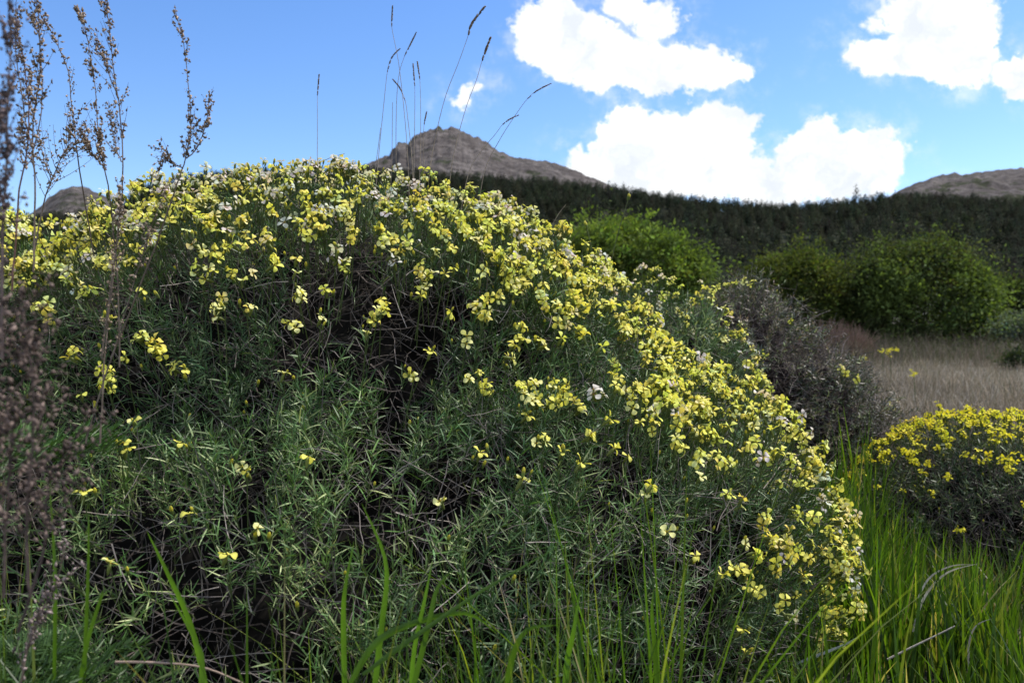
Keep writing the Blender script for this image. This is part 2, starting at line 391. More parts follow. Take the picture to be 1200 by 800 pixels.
gz = lambda x, y: float(height(x, y))
D = 19.0
leafy_bush('green_bush', 'light green rounded bush rising behind the crest of the shrub', 'bush',
    [eb(732, 304, D, 80, 54, 1.2), eb(782, 324, D, 62, 44, 1.1), eb(698, 300, D-.5, 44, 42, 1.0), eb(730, 370, D, 130, 60, 1.4)], 3400, 0.08, (0.15, 0.205, 0.05), (2.4, D, gz(2.4, D)), 0.2, 0.33, second=(0.11, 0.155, 0.045))
D = 24.0
leafy_bush('green_bush', 'olive green bush left of the big leafy bush, behind the pink dry shrub', 'bush',
    [eb(940, 352, D, 62, 66, 1.5), eb(908, 348, D, 40, 54, 1.1), eb(985, 375, D, 46, 56, 1.2), eb(955, 400, D, 70, 44, 1.2)], 3700, 0.085, (0.085, 0.105, 0.032), (8.4, D, gz(8.4, D)), 0.26, 0.33)
D = 23.0
leafy_bush('green_bush', 'big round leafy green bush with fresh sprays beyond the dry field', 'bush',
    [eb(1075, 350, D, 76, 62, 1.6), eb(1038, 328, D, 40, 48, 1.2), eb(1132, 370, D, 46, 54, 1.3), eb(1090, 390, D, 88, 40, 1.5), eb(1090, 312, D, 44, 38, 1.1), eb(1140, 330, D, 22, 26, .8)], 5600, 0.085, (0.08, 0.10, 0.042), (11.0, D, gz(11.0, D)), 0.27, 0.34, second=(0.12, 0.165, 0.05))
D = 40.0
leafy_bush('green_bush', 'small olive bush at the right edge beyond the big leafy bush', 'bush',
    [eb(1188, 352, D, 30, 26, 1.3), eb(1225, 358, D, 36, 34, 1.5), eb(1190, 378, D, 32, 18, 1.3)], 1100, 0.16, (0.055, 0.075, 0.03), (24.0, D, gz(24, D)), 0.34, 0.3)
D = 21.0
leafy_bush('grey_bush', 'low silvery green bush at the right edge above the red earth', 'bush',
    [eb(1195, 386, D, 32, 16, 0.7), eb(1230, 392, D, 36, 22, .8)], 700, 0.07, (0.12, 0.15, 0.11), (12.8, D, gz(12.8, D)), 0.16, 0.3)
D = 15.0
leafy_bush('dark_bush', 'low dark bush at the right edge below the red earth', 'bush',
    [eb(1205, 424, D, 28, 12, 0.4)], 400, 0.05, (0.045, 0.06, 0.035), (9.1, D, gz(9.1, D)), 0.1, 0.3)
# pinkish leafless shrub
def twig_shrub(name, label, base, w, h, n, c, depth=0.5, r=0.006):
    t = thing(name, label, 'shrub', base); tt = np.linspace(0, 1, 5)
    a = rng.uniform(0, 6.28, n); sp = np.sqrt(rng.random(n))
    st = np.array(base)+np.stack([np.cos(a)*sp*w*.45, np.sin(a)*sp*depth*.5, np.zeros(n)], 1)
    hh = h*(1-0.45*sp**2)*rng.uniform(0.55, 1.05, n)
    tip = st+np.stack([np.cos(a)*sp*w*.18, np.sin(a)*sp*depth*.3, hh], 1)+rng.normal(0, .07*w, (n, 3))*np.array([1, 1, 0])
    pl = st[:, None]*(1-tt[:, None])+tip[:, None]*tt[:, None]; pl[:, 1:-1] += rng.normal(0, 0.025*w, (n, 3, 3))
    V, T = tubes(pl, r*(1-tt*.7)[None]*rng.uniform(.6, 1.3, (n, 1)), 3)
    g = Geo(); g.add(V, T, np.repeat(np.array(c)*rng.uniform(.6, 1.4, (n, 1)), 15, 0)); g.build('branches', M_TWIG, t); return t
twig_shrub('dry_shrub', 'pinkish brown leafless shrub in front of the olive green bush', (7.15, 19.0, gz(7.15, 19)), 1.5, 0.95, 1500, (0.23, 0.155, 0.12), 0.9, 0.008)

# ------------------------------------------------------------------ shrub building blocks
def shoot_proto(seed, n=20, L=0.078, leafL=0.028, leafW=0.0018, green=(0.070, 0.142, 0.042), dry=0.0):
    r_ = np.random.default_rng(seed); g = Geo(); t = np.linspace(0, 1, 5)
    bend = r_.normal(0, 0.16, 3)*np.array([1, 1, 0]); path = np.array([0, 0, 1.])*t[:, None]*L+bend*(t**2)[:, None]*L
    V, T = tubes(path[None], (0.0010*(1-t*.5))[None], 3); g.add(V, T, np.array([0.085, 0.115, 0.05]))
    s_ = np.linspace(0.12, 1.0, n)+r_.uniform(-.02, .02, n); a = np.arange(n)*2.4+r_.normal(0, .3, n)
    base = np.array([0, 0, 1.])*s_[:, None]*L+bend*(s_**2)[:, None]*L
    el = np.radians(r_.uniform(12, 62, n)+s_*14)
    d = np.stack([np.cos(a)*np.cos(el), np.sin(a)*np.cos(el), np.sin(el)], 1); sd = nrm(np.cross(d, [0, 0, 1.])+r_.normal(0, .25, (n, 3)))
    LL = leafL*r_.uniform(.55, 1.35, n)*(1.15-.45*s_)
    bv = np.stack([np.cos(a)*.1, np.sin(a)*.1, r_.uniform(-.3, .15, n)], 1)
    V, T = blades(base, d, sd, LL, np.full(n, leafW)*r_.uniform(.8, 1.25, n), bv, 4, np.array([.7, 1, .8, .1]))
    c = np.array(green)*r_.uniform(.7, 1.35, (n, 1))*(1+r_.normal(0, .06, (n, 3)))
    pale = r_.random(n) < 0.2; c[pale] = np.array([0.26, 0.33, 0.16])*r_.uniform(.7, 1.2, (pale.sum(), 1))
    dr = r_.random(n) < dry; c[dr] = np.array([0.2, 0.17, 0.14])*r_.uniform(.6, 1.2, (dr.sum(), 1))
    g.add(V, T, np.repeat(c, 8, 0)); return g.arrays()
def petal(ang, L, Wd, lift, droop, c, base_c, tw=0.0):
    # a claw that widens into a rounded blade, seven cross-sections with a midline crease
    t = np.array([0, .22, .42, .6, .78, .92, 1.0]); w = np.array([.10, .14, .55, .9, 1.0, .72, .22])*Wd/2
    x = t*L; z = lift*L*np.sin(t*1.5)-droop*L*t**2.5
    dirv = np.array([np.cos(ang), np.sin(ang), 0]); sd = np.array([-np.sin(ang), np.cos(ang), tw]); up = np.array([0, 0, 1.])
    mid = x[:, None]*dirv+z[:, None]*up; cup = (w*0.22)[:, None]*up
    V = np.stack([mid-w[:, None]*sd+cup, mid, mid+w[:, None]*sd+cup], 1).reshape(-1, 3)
    T = []
    for k in range(6):
        for j in (0, 1):
            p = 3*k+j; T += [(p, p+1, p+4), (p, p+4, p+3)]
    f = np.repeat(S(0.1, 0.5, t), 3)[:, None]; return V, np.array(T), np.array(base_c)*(1-f)+np.array(c)*f
def flower_protos(seed, c, base_c=(0.60, 0.55, 0.06), size=1.0):
    """petals and calyx as two meshes; local z is the way the flower faces, the origin its throat"""
    r_ = np.random.default_rng(seed); g = Geo(); a0 = r_.uniform(0, 1.57)
    n = 4; miss = r_.random() < .12
    for k in range(n - (1 if miss else 0)):
        L = .0098*size*r_.uniform(.85, 1.12)
        V, T, C = petal(a0+k*1.5708+r_.normal(0, .13), L, .0080*size*r_.uniform(.8, 1.1), r_.uniform(-.05, .7), r_.uniform(-.1, .8), np.array(c)*r_.uniform(.9, 1.08), base_c, r_.normal(0, .28))
        g.add(V, T, C)
    V, T = tubes(np.array([[[0, 0, -.002], [0, 0, .0005], [0, 0, .002]]]), np.array([[.0008, .0013, .0003]])*size, 5); g.add(V, T, np.array([.35, .22, .02]))
    h = Geo(); z = np.array([-.013, -.0115, -.008, -.003, .0, .0005])*size; rr = np.array([.0006, .0013, .0021, .0022, .0016, .001])*size
    V, T = tubes(np.stack([z*0, z*0, z], 1)[None], rr[None], 6); h.add(V, T, np.array([.16, .19, .04])*r_.uniform(.7, 1.2))
    return g.arrays(), h.arrays()
YEL, PALE, WHITE, DEEP = (0.90, 0.85, 0.17), (0.90, 0.87, 0.36), (0.80, 0.76, 0.68), (0.90, 0.80, 0.05)
F_NEAR = [flower_protos(s_, YEL) for s_ in range(8)]+[flower_protos(20+s_, PALE) for s_ in range(3)]
F_MIX = [flower_protos(40+s_, WHITE, (0.35, 0.2, 0.12)) for s_ in range(4)]
F_DEEP = [flower_protos(60+s_, DEEP) for s_ in range(8)]
def bud_proto():
    g = Geo(); z = np.array([-.008, -.006, -.002, .002, .0045, .0055]); rr = np.array([.0006, .0015, .0021, .0022, .0014, .0003])
    V, T = tubes(np.stack([z*0, z*0, z], 1)[None], rr[None], 6)
    C = np.repeat(np.where((z > .001)[:, None], np.array([.62, .55, .05]), np.array([.14, .19, .045])), 6, 0); g.add(V, T, C); return g.arrays()
BUD = bud_proto()
def icos(sub=3):
    import bmesh
    bm = bmesh.new(); bmesh.ops.create_icosphere(bm, subdivisions=sub, radius=1.0)
    V = np.array([v.co[:] for v in bm.verts]); T = np.array([[v.index for v in f.verts] for f in bm.faces]); bm.free(); return V, T
ICO = icos(5)
def shrub(name, label, ells, base, nshoot, sites, protos, tip=0.07, ntwig=8000, twigc=((.17, .145, .13), (.30, .26, .23)), holes=.60, shade_core=(0.007, 0.006, 0.005),
          fl_single=100, scale=1.0, seed=3, lump=.045, cat='shrub', group=None, flab='yellow', corem=0.085, freq=6.0, buds=900, shootscale=1.0, vis=True):
    """sites: function(points, normals) -> list of (p, normal, n flowers, palette) ; flowers are built cluster by cluster"""
    t = thing(name, label, cat, base, group)
    E = np.array(ells, float)
    p, nn = ell_sample(ells, nshoot, tip, 0.02, seed, lump, freq)
    view = nrm(CAM-p); facing = (nn*view).sum(1) > -0.25
    s_ = facing | (rng.random(len(p)) < 0.3)
    s_ &= (fbm(p*7.0, 3, seed+50) < holes) | (rng.random(len(p)) < .13)
    p, nn = p[s_], nn[s_]; n = len(p)
    up = np.array([0, 0, 1.]); dr = nrm(nn*1.0+up*0.45+rng.normal(0, .38, (n, 3)))
    sc = rng.uniform(.65, 1.25, n)*scale*shootscale
    patch = fbm(p*9, 3, seed+9)
    tint = (0.1+1.75*patch)[:, None]*np.stack([1+.5*(patch-.5), np.ones(n), 1-.3*(patch-.5)], 1)*rng.uniform(.8, 1.2, (n, 1))
    g = Geo(); pr = np.arange(n) % len(protos); sink = rng.uniform(0, .055, n)[:, None]*scale
    for k in range(len(protos)):
        q = pr == k
        g.add(*inst(protos[k], frames(dr[q], rng.uniform(0, 6.28, q.sum()), sc[q]), p[q]-nn[q]*sink[q], tint[q]))
    g.build('foliage', M_LEAF, t)
    # dry twigs tangled between the shoots
    tp, tn = ell_sample(ells, ntwig, tip*.8, 0.02, seed, lump, freq); n = len(tp); tp = tp-tn*rng.uniform(-.035, .06, n)[:, None]*scale
    d = nrm(rvec(n)+tn*.5+up*.1); L = rng.uniform(.025, .095, n)*scale; tt = np.linspace(0, 1, 4)
    pl = tp[:, None]+d[:, None]*(L[:, None]*(tt-.3))[:, :, None]+(nrm(np.cross(d, rvec(n)))*.18)[:, None]*(L[:, None]*tt**2)[:, :, None]
    pl[:, 1:3] += rng.normal(0, .0012, (n, 2, 3))
    rr = rng.uniform(.0003, .00085, n)[:, None]*(1.1-tt*.6)*scale
    pc = np.where(rng.random((n, 1)) < .65, np.array(twigc[0]), np.array(twigc[1]))*rng.uniform(.5, 1.2, (n, 1))
    g = Geo(); V, T = tubes(pl, rr, 3); g.add(V, T, np.repeat(pc, 12, 0))
    # deeper layer of twigs, coloured darker for the shade in the gaps
    tp, tn = ell_sample(ells, int(ntwig*.7), tip+.045*scale, 0.02, seed, lump, freq); n = len(tp); tp = tp-tn*rng.uniform(-.03, .03, n)[:, None]*scale
    d = nrm(rvec(n)+tn*.7); L = rng.uniform(.03, .11, n)*scale
    pl = tp[:, None]+d[:, None]*(L[:, None]*(tt-.4))[:, :, None]+(nrm(np.cross(d, rvec(n)))*.25)[:, None]*(L[:, None]*tt**2)[:, :, None]; pl[:, 1:3] += rng.normal(0, .0018, (n, 2, 3))
    V, T = tubes(pl, rng.uniform(.0005, .0015, n)[:, None]*(1.1-tt*.6)*scale, 3); g.add(V, T, np.repeat(np.array((.10, .08, .07))*rng.uniform(.4, 1.4, (n, 1)), 12, 0))
    # solid filler core, blackened for the shade inside and to block see-through
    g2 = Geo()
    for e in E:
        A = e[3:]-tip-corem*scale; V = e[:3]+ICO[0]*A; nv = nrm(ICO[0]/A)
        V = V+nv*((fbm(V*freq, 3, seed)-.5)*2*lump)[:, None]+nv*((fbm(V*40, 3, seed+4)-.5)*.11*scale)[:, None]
        V[:, 2] = np.maximum(V[:, 2], -.03); cc_ = np.array(shade_core)*(0.6+.9*fbm(V*30, 3, 7))[:, None]
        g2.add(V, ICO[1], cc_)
    g.build('dry_twigs', M_TWIG, t); g2.build('shade_core', M_BARK, t)
    # flowers
    S_ = sites(ells, tip)
    if not len(S_): return t
    fl = []; ped = []; bud = []
    for (c, nrml, k, pal) in S_:
        ax = nrm(nrml*.8+up*.8+rng.normal(0, .15, 3)); h = rng.uniform(.012, .032)*scale; head = c+ax*h
        ped.append((c-ax*.07*scale, head))
        for j in range(k):
            o = rng.normal(0, 1, 3); o -= ax*(o@ax); o = nrm(o)*rng.uniform(.2, 1)*.0115*math.sqrt(max(k-1, 0))*.62*scale
            f = nrm(nrml*.75+up*.25+nrm(o+1e-6)*.55+rng.normal(0, .42, 3)); hp = head+o+ax*rng.uniform(-.008, .008)*scale
            fl.append((hp, f, pal if rng.random() < .85 else 0)); ped.append((head-ax*.014*scale, hp-f*.011*scale))
        for j in range(rng.integers(0, 3)):
            b = head+rng.normal(0, .006, 3)*scale; bud.append((b, nrm(ax+rng.normal(0, .3, 3)))); ped.append((head-ax*.014*scale, b-ax*.006*scale))
    bp, bn = ell_sample(ells, buds*3, tip-.02, .1, seed, lump, freq)
    for i in range(min(buds, len(bp))): bud.append((bp[i]+nrm(bn[i]+up)*.012, nrm(bn[i]+up*.9+rng.normal(0, .2, 3))))
    ped = np.array(ped); a, b = ped[:, 0], ped[:, 1]; tt = np.linspace(0, 1, 4)
    pl = a[:, None]*(1-tt[:, None])+b[:, None]*tt[:, None]
    g = Geo(); V, T = tubes(pl, np.full((len(a), 4), .0008*scale), 3); g.add(V, T, np.array([.10, .14, .045])); g.build('flower_stems', M_CALYX, t)
    bpv = np.array([x[0] for x in bud]); bdv = np.array([x[1] for x in bud])
    g = Geo(); g.add(*inst(BUD, frames(bdv, rng.uniform(0, 6, len(bud)), rng.uniform(.6, 1.05, len(bud))*scale), bpv)); tag(g.build('flower_buds', M_CALYX, t), kind='stuff')
    hp = np.array([x[0] for x in fl]); fd = np.array([x[1] for x in fl]); pal = np.array([x[2] for x in fl])
    px, py = to_px(hp); d = np.linalg.norm(hp-CAM, axis=1)
    front = ((hp-E[0, :3])@(np.array([0, -1., 0]))) > -0.35
    score = d+10*((px < 4) | (px > 1196) | (py < 4) | (py > 796))+10*~front
    # a bloom half hidden by a nearer one shows little: prefer the ones standing clear
    order = np.argsort(score); single = []; taken = []
    for i in order:
        if len(single) >= fl_single: break
        if all((px[i]-px[j])**2+(py[i]-py[j])**2 > (7.0/max(d[i], .5))**2 for j in single): single.append(i)
    single = np.array(single); rest = np.setdiff1d(np.arange(len(hp)), single)
    PAL = shrub.pal[name] if name in shrub.pal else shrub.pal['default']
    var = np.array([rng.integers(0, len(PAL[pp])) for pp in pal]); M = frames(fd, rng.uniform(0, 6.28, len(hp)), rng.uniform(.76, 1.12, len(hp))*scale)
    fg, cg = Geo(), Geo()
    for pp in range(len(PAL)):
        for vv in range(len(PAL[pp])):
            q = rest[(pal[rest] == pp) & (var[rest] == vv)]
            if len(q): fg.add(*inst(PAL[pp][vv][0], M[q], hp[q], rng.uniform(.88, 1.08, (len(q), 3)))); cg.add(*inst(PAL[pp][vv][1], M[q], hp[q]))
    f = fg.build('flowers', M_PETAL, t, True); tag(f, kind='stuff'); tag(cg.build('calyx', M_CALYX, f, True), kind='stuff')
    cache = {}
    from mathutils import Matrix
    inv = Matrix.Translation([-x for x in t.location])
    for i in single:
        key = (pal[i], var[i])
        if key not in cache:
            a_ = Geo(); a_.add(*PAL[key[0]][key[1]][0]); b_ = Geo(); b_.add(*PAL[key[0]][key[1]][1])
            cache[key] = (a_.mesh('flower', M_PETAL, True), b_.mesh('calyx', M_CALYX, True))
        o = bpy.data.objects.new('flower', cache[key][0]); col.objects.link(o); o.parent = t; o.matrix_parent_inverse = inv
        m4 = np.eye(4); m4[:3, :3] = M[i]; m4[:3, 3] = hp[i]; o.matrix_basis = Matrix(m4.tolist())
        c = bpy.data.objects.new('calyx', cache[key][1]); col.objects.link(c); c.parent = o
    return t
shrub.pal = {'default': [F_NEAR, F_MIX], 'deep': [F_DEEP, F_DEEP]}

def raycast(ells, px, py):
    o = CAM; d = np.array([(px-600)/FPX, 1, (400-py)/FPX]); best = None
    for e in ells:
        e = np.array(e, float); A = e[3:]; oc = (o-e[:3])/A; dd = d/A; a = dd@dd; b = 2*oc@dd; c = oc@oc-1; q = b*b-4*a*c
        if q < 0: continue
        s_ = (-b-math.sqrt(q))/(2*a); pt = o+d*s_
        if s_ > 0 and (best is None or s_ < best[0]): best = (s_, pt, nrm((pt-e[:3])/A/A))
    return best

# ------------------------------------------------------------------ the big flowering shrub
MAIN = [(-0.36, 1.72, 0.16, 0.81, 0.72, 0.765), (-0.32, 1.40, 0.08, 0.74, 0.66, 0.52), (0.09, 1.60, 0.20, 0.385, 0.5, 0.46),
        (-0.98, 1.62, 0.08, 0.58, 0.62, 0.74), (-0.06, 1.62, 0.2, 0.36, 0.42, 0.655), (0.27, 1.50, 0.25, 0.305, 0.33, 0.275), (0.02, 1.42, 0.1, 0.46, 0.5, 0.48), (-0.72, 1.36, 0.05, 0.5, 0.5, 0.55)]
SIL = np.array([(0, 240), (100, 232), (200, 212), (250, 200), (400, 196), (560, 207), (640, 258), (700, 290), (780, 345), (850, 400), (900, 458), (950, 520), (990, 590), (1010, 700)], float)
BLOBS = [(660, 485, 45, 28, .65), (700, 500, 40, 22, .5), (730, 480, 30, 22, .5), (520, 390, 35, 25, .4), (445, 378, 22, 16, .7), (560, 445, 45, 25, .35), (820, 560, 40, 30, .5), (880, 680, 24, 32, .75), (770, 520, 30, 40, .5),
         (108, 430, 26, 32, .8), (205, 425, 26, 16, .7), (190, 325, 26, 16, .6), (620, 330, 45, 30, .6), (470, 300, 60, 35, .5), (330, 300, 70, 35, .3), (830, 610, 40, 30, .35), (700, 370, 40, 30, .5)]
EXPL = [(101, 588, 1), (133, 670, 1), (144, 540, 2), (160, 508, 1), (290, 572, 2), (301, 631, 1), (358, 549, 1), (268, 661, 1), (333, 440, 1), (217, 527, 1), (225, 606, 1), (375, 385, 1),
        (557, 545, 1), (610, 573, 1), (512, 597, 1), (428, 402, 1), (440, 378, 3), (484, 442, 2), (775, 625, 1), (804, 655, 1), (760, 580, 2), (671, 563, 1), (656, 543, 1), (543, 412, 2), (592, 432, 2), (500, 415, 1), (565, 460, 2),
        (405, 318, 2), (235, 318, 2), (130, 390, 2), (186, 412, 2), (205, 432, 2), (222, 450, 1), (136, 455, 1), (98, 462, 1), (150, 430, 1), (40, 335, 1), (870, 762, 1), (836, 680, 1), (868, 640, 1), (715, 540, 1), (690, 520, 2), (860, 740, 1), (960, 640, 1), (945, 615, 1)]
def main_sites(ells, tip):
    p, nn = ell_sample(ells, 44000, .012, 0.1, 3, .045)
    px, py = to_px(p); dl = py-np.interp(px, SIL[:, 0], SIL[:, 1])
    band = np.where(px > 560, 112, np.where(px > 230, 88, 80)); core = np.exp(-(np.maximum(dl-6, 0)/band)**2)
    patch = fbm(p*13, 3, 77)
    dens = core*(1.25+2.8*(patch-.42))+.17*(dl < 200)*(px > 230)*(patch > .42)+.3*(dl < 260)*(px > 560)*(patch > .48)
    for cx, cy, rx, ry, w in BLOBS: dens = np.maximum(dens, w*.75*np.exp(-(((px-cx)/rx)**2+((py-cy)/ry)**2)))
    view = nrm(CAM-p); f = (nn*view).sum(1); dens = np.where(f < -.05, .22, dens)
    q = rng.random(len(p)) < dens; out_ = []
    for a, b, x, dd in zip(p[q], nn[q], px[q], dl[q]):
        white = rng.random() < (0.8*math.exp(-(max(dd, 0)/55)**2)*(1 if 60 < x < 620 else .35) + .04)
        out_.append((a, b, int(rng.integers(1, 4)), 1 if white else 0))
    for px_, py_, k in EXPL:
        h = raycast([tuple(np.array(e)-np.array([0, 0, 0, .01, .01, .01])) for e in ells], px_, py_+8)
        if h is not None: out_.append((h[1], h[2], k, 0))
    return out_
protos = [shoot_proto(s_) for s_ in range(14)]
shrub('flowering_shrub', 'huge domed cushion shrub with narrow leaves and pale yellow flowers in the foreground', MAIN, (-0.36, 1.6, 0), 56000, main_sites, protos, ntwig=60000, shootscale=.88)
# rear lobe: another flowering cushion just behind
REAR = [(0.46, 2.30, 0.15, 0.27, 0.3, 0.61), (0.36, 2.35, 0.15, 0.28, 0.3, 0.65)]
def rear_sites(ells, tip):
    p, nn = ell_sample(ells, 5200, .012, 0.1, 14, .045); px, py = to_px(p)
    dens = np.clip(.15+.35*nn[:, 2]+.3*nn[:, 0], 0, 1)*.7*(fbm(p*10, 2, 5)+.3); q = rng.random(len(p)) < dens
    return [(a, b, int(rng.integers(1, 4)), int(rng.random() < .3)) for a, b in zip(p[q], nn[q])]
shrub('flowering_shrub', 'smaller pale yellow flowering shrub squeezed between the huge shrub and the grey one', REAR, (0.5, 2.3, 0), 4500, rear_sites, protos, ntwig=5000, seed=14, fl_single=60, buds=60)
# grey shrub
def grey_sites(ells, tip):
    out_ = []
    for px_, py_ in [(852, 330), (862, 326), (872, 331), (880, 334), (990, 436), (985, 430), (926, 372), (1000, 440), (845, 333)]:
        h = raycast([tuple(np.array(e)-np.array([0, 0, 0, .012, .012, .012])) for e in ells], px_, py_+10)
        if h is not None: out_.append((h[1], h[2], 2, 0))
    return out_
gprotos = [shoot_proto(100+s_, 16, .06, .016, .0026, (.075, .085, .062), .35) for s_ in range(8)]
GREY = [(0.80, 3.0, 0.1, 0.37, 0.45, 0.76), (1.02, 2.95, 0.05, 0.32, 0.4, 0.64), (1.20, 2.9, 0.0, 0.24, 0.34, 0.47)]
shrub('grey_shrub', 'grey purple twiggy shrub almost without flowers between the huge shrub and the dry field', GREY, (0.95, 3.0, 0), 11000, grey_sites, gprotos, ntwig=15000, twigc=((.12, .095, .095), (.19, .165, .165)),
      seed=22, scale=1.15, buds=10, holes=.6, shade_core=(.04, .03, .028))
# right flowering shrub
shrub.pal['right_key'] = [F_DEEP, F_DEEP]
RIGHT = [(1.34, 2.42, 0.0, 0.40, 0.5, 0.395), (1.60, 2.45, 0.0, 0.42, 0.5, 0.34), (1.16, 2.38, 0.0, 0.24, 0.34, 0.31)]
def right_sites(ells, tip):
    p, nn = ell_sample(ells, 7000, .012, 0.1, 31, .03); px, py = to_px(p)
    s_ = np.interp(px, [980, 1010, 1050, 1100, 1150, 1200], [540, 515, 495, 487, 498, 525]); dl = py-s_
    dens = np.where(dl < 95, .85*np.exp(-(np.maximum(dl, 0)/52)**2)*(fbm(p*14, 2, 6)+.45), .0)+.012*(dl < 150)
    q = rng.random(len(p)) < dens
    return [(a, b, int(rng.integers(1, 4)), 0) for a, b in zip(p[q], nn[q])]
_d = shrub.pal['default']; shrub.pal['flowering_shrub'] = [F_DEEP, F_DEEP]
rprotos = [shoot_proto(200+s_, 18, .07, .022, .0022, (.065, .10, .05), .15) for s_ in range(8)]
shrub('flowering_shrub', 'low cushion shrub capped with bright lemon yellow flowers at the right edge', RIGHT, (1.4, 2.4, 0), 7500, right_sites, rprotos, ntwig=14000, seed=31, lump=.03, buds=150, twigc=((.15, .12, .11), (.22, .19, .17)))
shrub.pal['flowering_shrub'] = _d

# ------------------------------------------------------------------ grasses
def grass_patch(name, n, place, hgt, wid, cols, lean=.35, curl=.45, kind='stuff', label=None, mat=None, K=6, dark=None):
    x, y = place(n); n = len(x); z = height(x, y)-.005; base = np.stack([x, y, z], 1)
    a = rng.uniform(0, 6.28, n); hd = np.stack([np.cos(a), np.sin(a), 0*a], 1)
    d0 = nrm(np.array([0, 0, 1.])+hd*rng.uniform(0, lean, n)[:, None]); cu = rng.uniform(.05, 1, n)**2*curl
    bv = hd*cu[:, None]-np.array([0, 0, 1.])*(cu**1.3*.6)[:, None]
    sd = nrm(np.cross(hd, [0, 0, 1.])+rng.normal(0, .5, (n, 3))*np.array([1, 1, .1]))
    L = rng.uniform(*hgt, n)*(.45+1.1*fbm(np.stack([x*5, y*5, 0*x], 1), 2, 12))
    if name == 'tall_grass': L *= (1-.42*S(.40, .50, x/y))*(1-.45*S(.34, .26, x/y))
    V, T = blades(base, d0, sd, L, rng.uniform(*wid, n), bv, K)
    cs = np.array([c for c, w in cols]); w = np.array([w for c, w in cols], float); c = cs[rng.choice(len(cs), n, p=w/w.sum())]*rng.uniform(.65, 1.3, (n, 1))
    if name == 'dry_grass': c = c*(.25+1.5*fbm(np.stack([x*1.1, y*.8, 0*x], 1), 3, 15))[:, None]; L *= .6+.8*(rng.random(n) < .06)
    g = Geo(); g.add(V, T, np.repeat(c, K*2, 0)); o = g.build(name, mat or M_GRASS); return tag(o, label, kind=kind)
GR = [((.07, .135, .015), 5), ((.11, .18, .02), 3.2), ((.18, .22, .04), 1.5), ((.035, .075, .014), 5), ((.38, .31, .17), .5)]
def inside(ells, x, y, m=0.0):
    s_ = np.zeros(len(x), bool)
    for e in ells: s_ |= ((x-e[0])/(e[3]-m))**2+((y-e[1])/(e[4]-m))**2 < 1
    return s_
def pl_right(n):
    y = rng.uniform(1.0, 2.5, n*3); u_ = rng.uniform(.18, .75, n*3); x = u_*y
    k = ~inside(MAIN, x, y, .12) & ~inside(RIGHT, x, y, .1) & (rng.random(n*3) < (-.5+2.2*fbm(np.stack([x*6, y*6, 0*x], 1), 2, 41))); return x[k][:n], y[k][:n]
grass_patch('tall_grass', 5600, pl_right, (.11, .36), (.0035, .0080), GR, .28, .4, label='lush bright green tall grass growing between the two flowering shrubs')
def pl_front(n):
    y = rng.uniform(.62, 1.0, n*3); x = rng.uniform(-.62, .22, n*3)*y
    k = ~inside(MAIN, x, y, .16) & (fbm(np.stack([x*7, y*4, 0*x], 1), 2, 43) > .42); return x[k][:n], y[k][:n]
grass_patch('front_grass', 800, pl_front, (.28, .47), (.0025, .0055), GR, .3, .55, label='green grass blades growing along the foot of the huge flowering shrub')
def pl_field(n):
    y = 3.2*(34/3.2)**rng.random(n*2); x = rng.uniform(.25, .8, n*2)*y; k = ~inside(GREY, x, y) & ~inside(RIGHT, x, y); return x[k][:n], y[k][:n]
DG = [((.36, .29, .21), 4), ((.23, .185, .14), 3), ((.10, .11, .06), 2), ((.45, .41, .36), 1.5)]
grass_patch('dry_grass', 70000, pl_field, (.08, .30), (.002, .005), DG, .9, .7, label='greyish dry grass covering the field behind the shrubs', mat=M_DRY, K=4)
def pl_verge(n):
    y = rng.uniform(16, 22.5, n); x = rng.uniform(.33, .72, n)*y; return x, y
grass_patch('verge_grass', 6000, pl_verge, (.25, .75), (.005, .010), [((.20, .16, .13), 4), ((.14, .13, .08), 3), ((.09, .11, .04), 2)], .5, .5, label='taller brownish grass along the far edge of the dry field', mat=M_DRY, K=4)
def pl_under(n):
    y = rng.uniform(1.8, 3.4, n*2); x = rng.uniform(.3, .85, n*2)*y; k = ~inside(RIGHT, x, y, .05) & ~inside(GREY, x, y, .05); return x[k][:n], y[k][:n]
grass_patch('low_grass', 6000, pl_under, (.07, .2), (.002, .004), [((.06, .09, .025), 3), ((.14, .12, .08), 2)], .6, .6, label='short mixed green and dry grass at the foot of the smaller shrubs', K=4)

# single blades that stand out
def ribbon(name, label, pts, w, c, cat, mat=None, group=None, thick=False, part='blade'):
    Q = np.array([P(*q) for q in pts]); K = 14; s_ = np.linspace(0, len(Q)-1, K)
    # Catmull-Rom through the points
    out_ = []
    for v_ in s_:
        i = min(int(v_), len(Q)-2); f = v_-i; p0, p1, p2, p3 = Q[max(i-1, 0)], Q[i], Q[i+1], Q[min(i+2, len(Q)-1)]
        out_.append(.5*((2*p1)+(-p0+p2)*f+(2*p0-5*p1+4*p2-p3)*f*f+(-p0+3*p1-3*p2+p3)*f**3))
    C = np.array(out_); t = np.linspace(0, 1, K); g = Geo()
    if thick: V, T = tubes(C[None], (w/2*(1-.4*t))[None], 5); g.add(V, T, np.array(c))
    else:
        tg = np.gradient(C, axis=0); sd = nrm(np.cross(tg, [0.25, 1., 0.1])); ww = (w*np.clip(1-t**2.5, .05, 1)*(.6+.4*np.minimum(1, t*5)))[:, None]/2
        fold = nrm(np.cross(sd, tg))*ww*.35
        V = np.stack([C-sd*ww+fold, C, C+sd*ww+fold], 1).reshape(-1, 3); T = []
        for k in range(K-1):
            for j in (0, 1): p = 3*k+j; T += [(p, p+1, p+4), (p, p+4, p+3)]
        g.add(V, np.array(T), np.array(c))
    o = g.build(name, mat or M_GRASS, smooth=True); return tag(o, label, cat, group, 'thing')
GB = 'broad green blades along the foot of the huge shrub'
gc = (.075, .15, .02)
